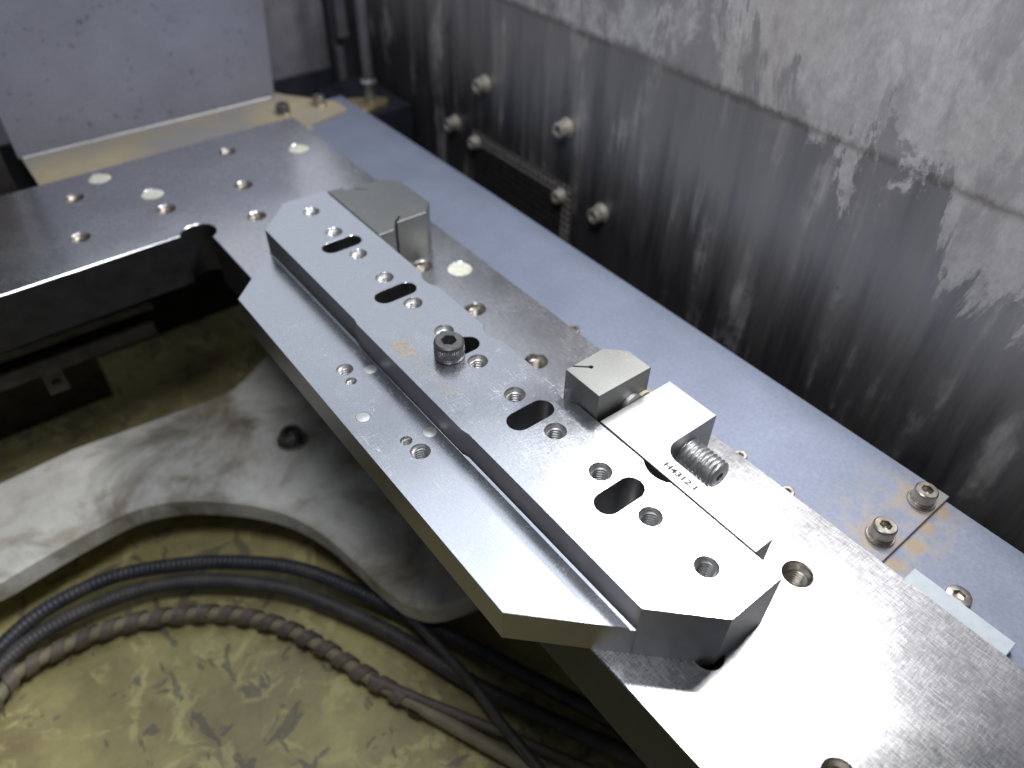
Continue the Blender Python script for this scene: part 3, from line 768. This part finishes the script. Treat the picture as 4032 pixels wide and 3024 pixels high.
# clamp bracket H4312.1
cb = thing('clamp_bracket', 'pale L-shaped clamp bracket marked H4312.1 beside the fixture bar', 'clamp', (20, 60, 0))
pts = [(0.7, 11.3), (9.2, 11.2), (9.2, 54.0)] + [(16.4-7.2*math.cos(math.radians(a)), 54.2+7.2*math.sin(math.radians(a))) for a in range(5, 91, 9)] + [(39.4, 61.4), (39.4, 86.3), (0.7, 86.4)]
bm = bmesh.new(); prism(bm, pts, 0.0, H2-0.05, (), 0.2)
o = link('bracket_body', to_mesh(bm, 'bracket_body', 'clamp', 25), cb); o.location = -Vector((20, 60, 0))*S
text_mesh('etched_text', 'H4312.1', 3.4, 'etch_dark', 4.0-20, 56.2-60, H2-0.043, parent=cb, width=14.8, thick=0.10)
sc = thing('threaded_bolt', 'threaded steel bolt with hollow tip sticking out of the clamp bracket', 'bolt', (25, 52, 11))
off = -Vector((25, 52, 11))*S
bm = bmesh.new(); f0, l0 = bolt_thread(bm, 6.2, 1.9, 44.6, 61.35, 25.0, 17.3)
i1 = [bm.verts.new((25+1.9*math.cos(2*math.pi*i/32), 44.6, 17.3+1.9*math.sin(2*math.pi*i/32))) for i in range(32)]
i2 = [bm.verts.new((25+1.7*math.cos(2*math.pi*i/32), 50, 17.3+1.7*math.sin(2*math.pi*i/32))) for i in range(32)]
for i in range(32):
    j = (i+1) % 32; bm.faces.new((f0[i], f0[j], i1[j], i1[i])); bm.faces.new((i1[i], i1[j], i2[j], i2[i]))
bm.faces.new(i2)
bmesh.ops.recalc_face_normals(bm, faces=bm.faces)
o = link('thread', to_mesh(bm, 'thread', 'grey_screw', 45), sc); o.location = off
bm = bmesh.new(); lathe(bm, [(5.2, 86.45), (5.2, 88.1)], 32, 'Y', (19.0, 0, 25.6), capa=True, capb=True)
o = link('pressure_disc', to_mesh(bm, 'pressure_disc', 'grey_screw', 30), sc); o.location = off
bm = bmesh.new(); lathe(bm, [(3.6, 86.45), (3.6, 88.0)], 28, 'Y', (25.2, 0, 25.5), capa=True, capb=True)
o = link('collar', to_mesh(bm, 'collar', 'plug', 30), sc); o.location = off

# near clamp jaw with keyhole slit
def strip_poly(a, b, w):
    a, b = Vector(a), Vector(b); d = (b-a).normalized(); n = Vector((-d.y, d.x))*w/2
    return a+n, a-n, d, n
jaw = [(0.3, 88.2), (28.0, 88.2), (28.1, 100.9), (20.9, 108.0), (4.3, 107.4)]
A, B = Vector((3.6, 107.5)), Vector((9.2, 102.6)); d = (B-A).normalized(); n = Vector((-d.y, d.x))*0.42
ka = math.atan2(-d.y, -d.x)
jaw += [tuple(A+Vector((0.3, 0))+n*1.0)] if False else []
key = [tuple(B+Vector((math.cos(ka-0.5-(2*math.pi-1.0)*i/12), math.sin(ka-0.5-(2*math.pi-1.0)*i/12)))*0.8) for i in range(13)]
jaw = jaw[:4] + [(4.0, 107.45)] + key + [(3.1, 107.45), (0.3, 107.3)]
bm = bmesh.new(); prism(bm, jaw, 0.0, 40.0, (), 0.2)
tag(link('clamp_jaw', to_mesh(bm, 'clamp_jaw', 'jaw')), 'grey steel clamp jaw with a keyhole slit standing taller than the bar', 'clamp jaw')

# far clamp block
far = [(0.6, 252.5), (9.8, 252.6), (13.5, 257.8), (13.6, 258.9), (19.8, 263.6), (20.3, 263.2), (14.6, 257.8), (32.3, 257.6), (40.0, 265.9), (39.6, 295.6), (32.3, 303.0),
       (14.8, 303.3), (20.3, 297.4), (19.8, 297.0), (13.6, 303.3), (10.1, 303.6), (9.3, 307.6), (0.7, 308.3)]
bm = bmesh.new(); prism(bm, far, 0.0, H2-0.05, (), 0.18)
tag(link('clamp_block', to_mesh(bm, 'clamp_block', 'jaw')), 'chamfered steel clamp block at the far end of the fixture bar', 'clamp block')
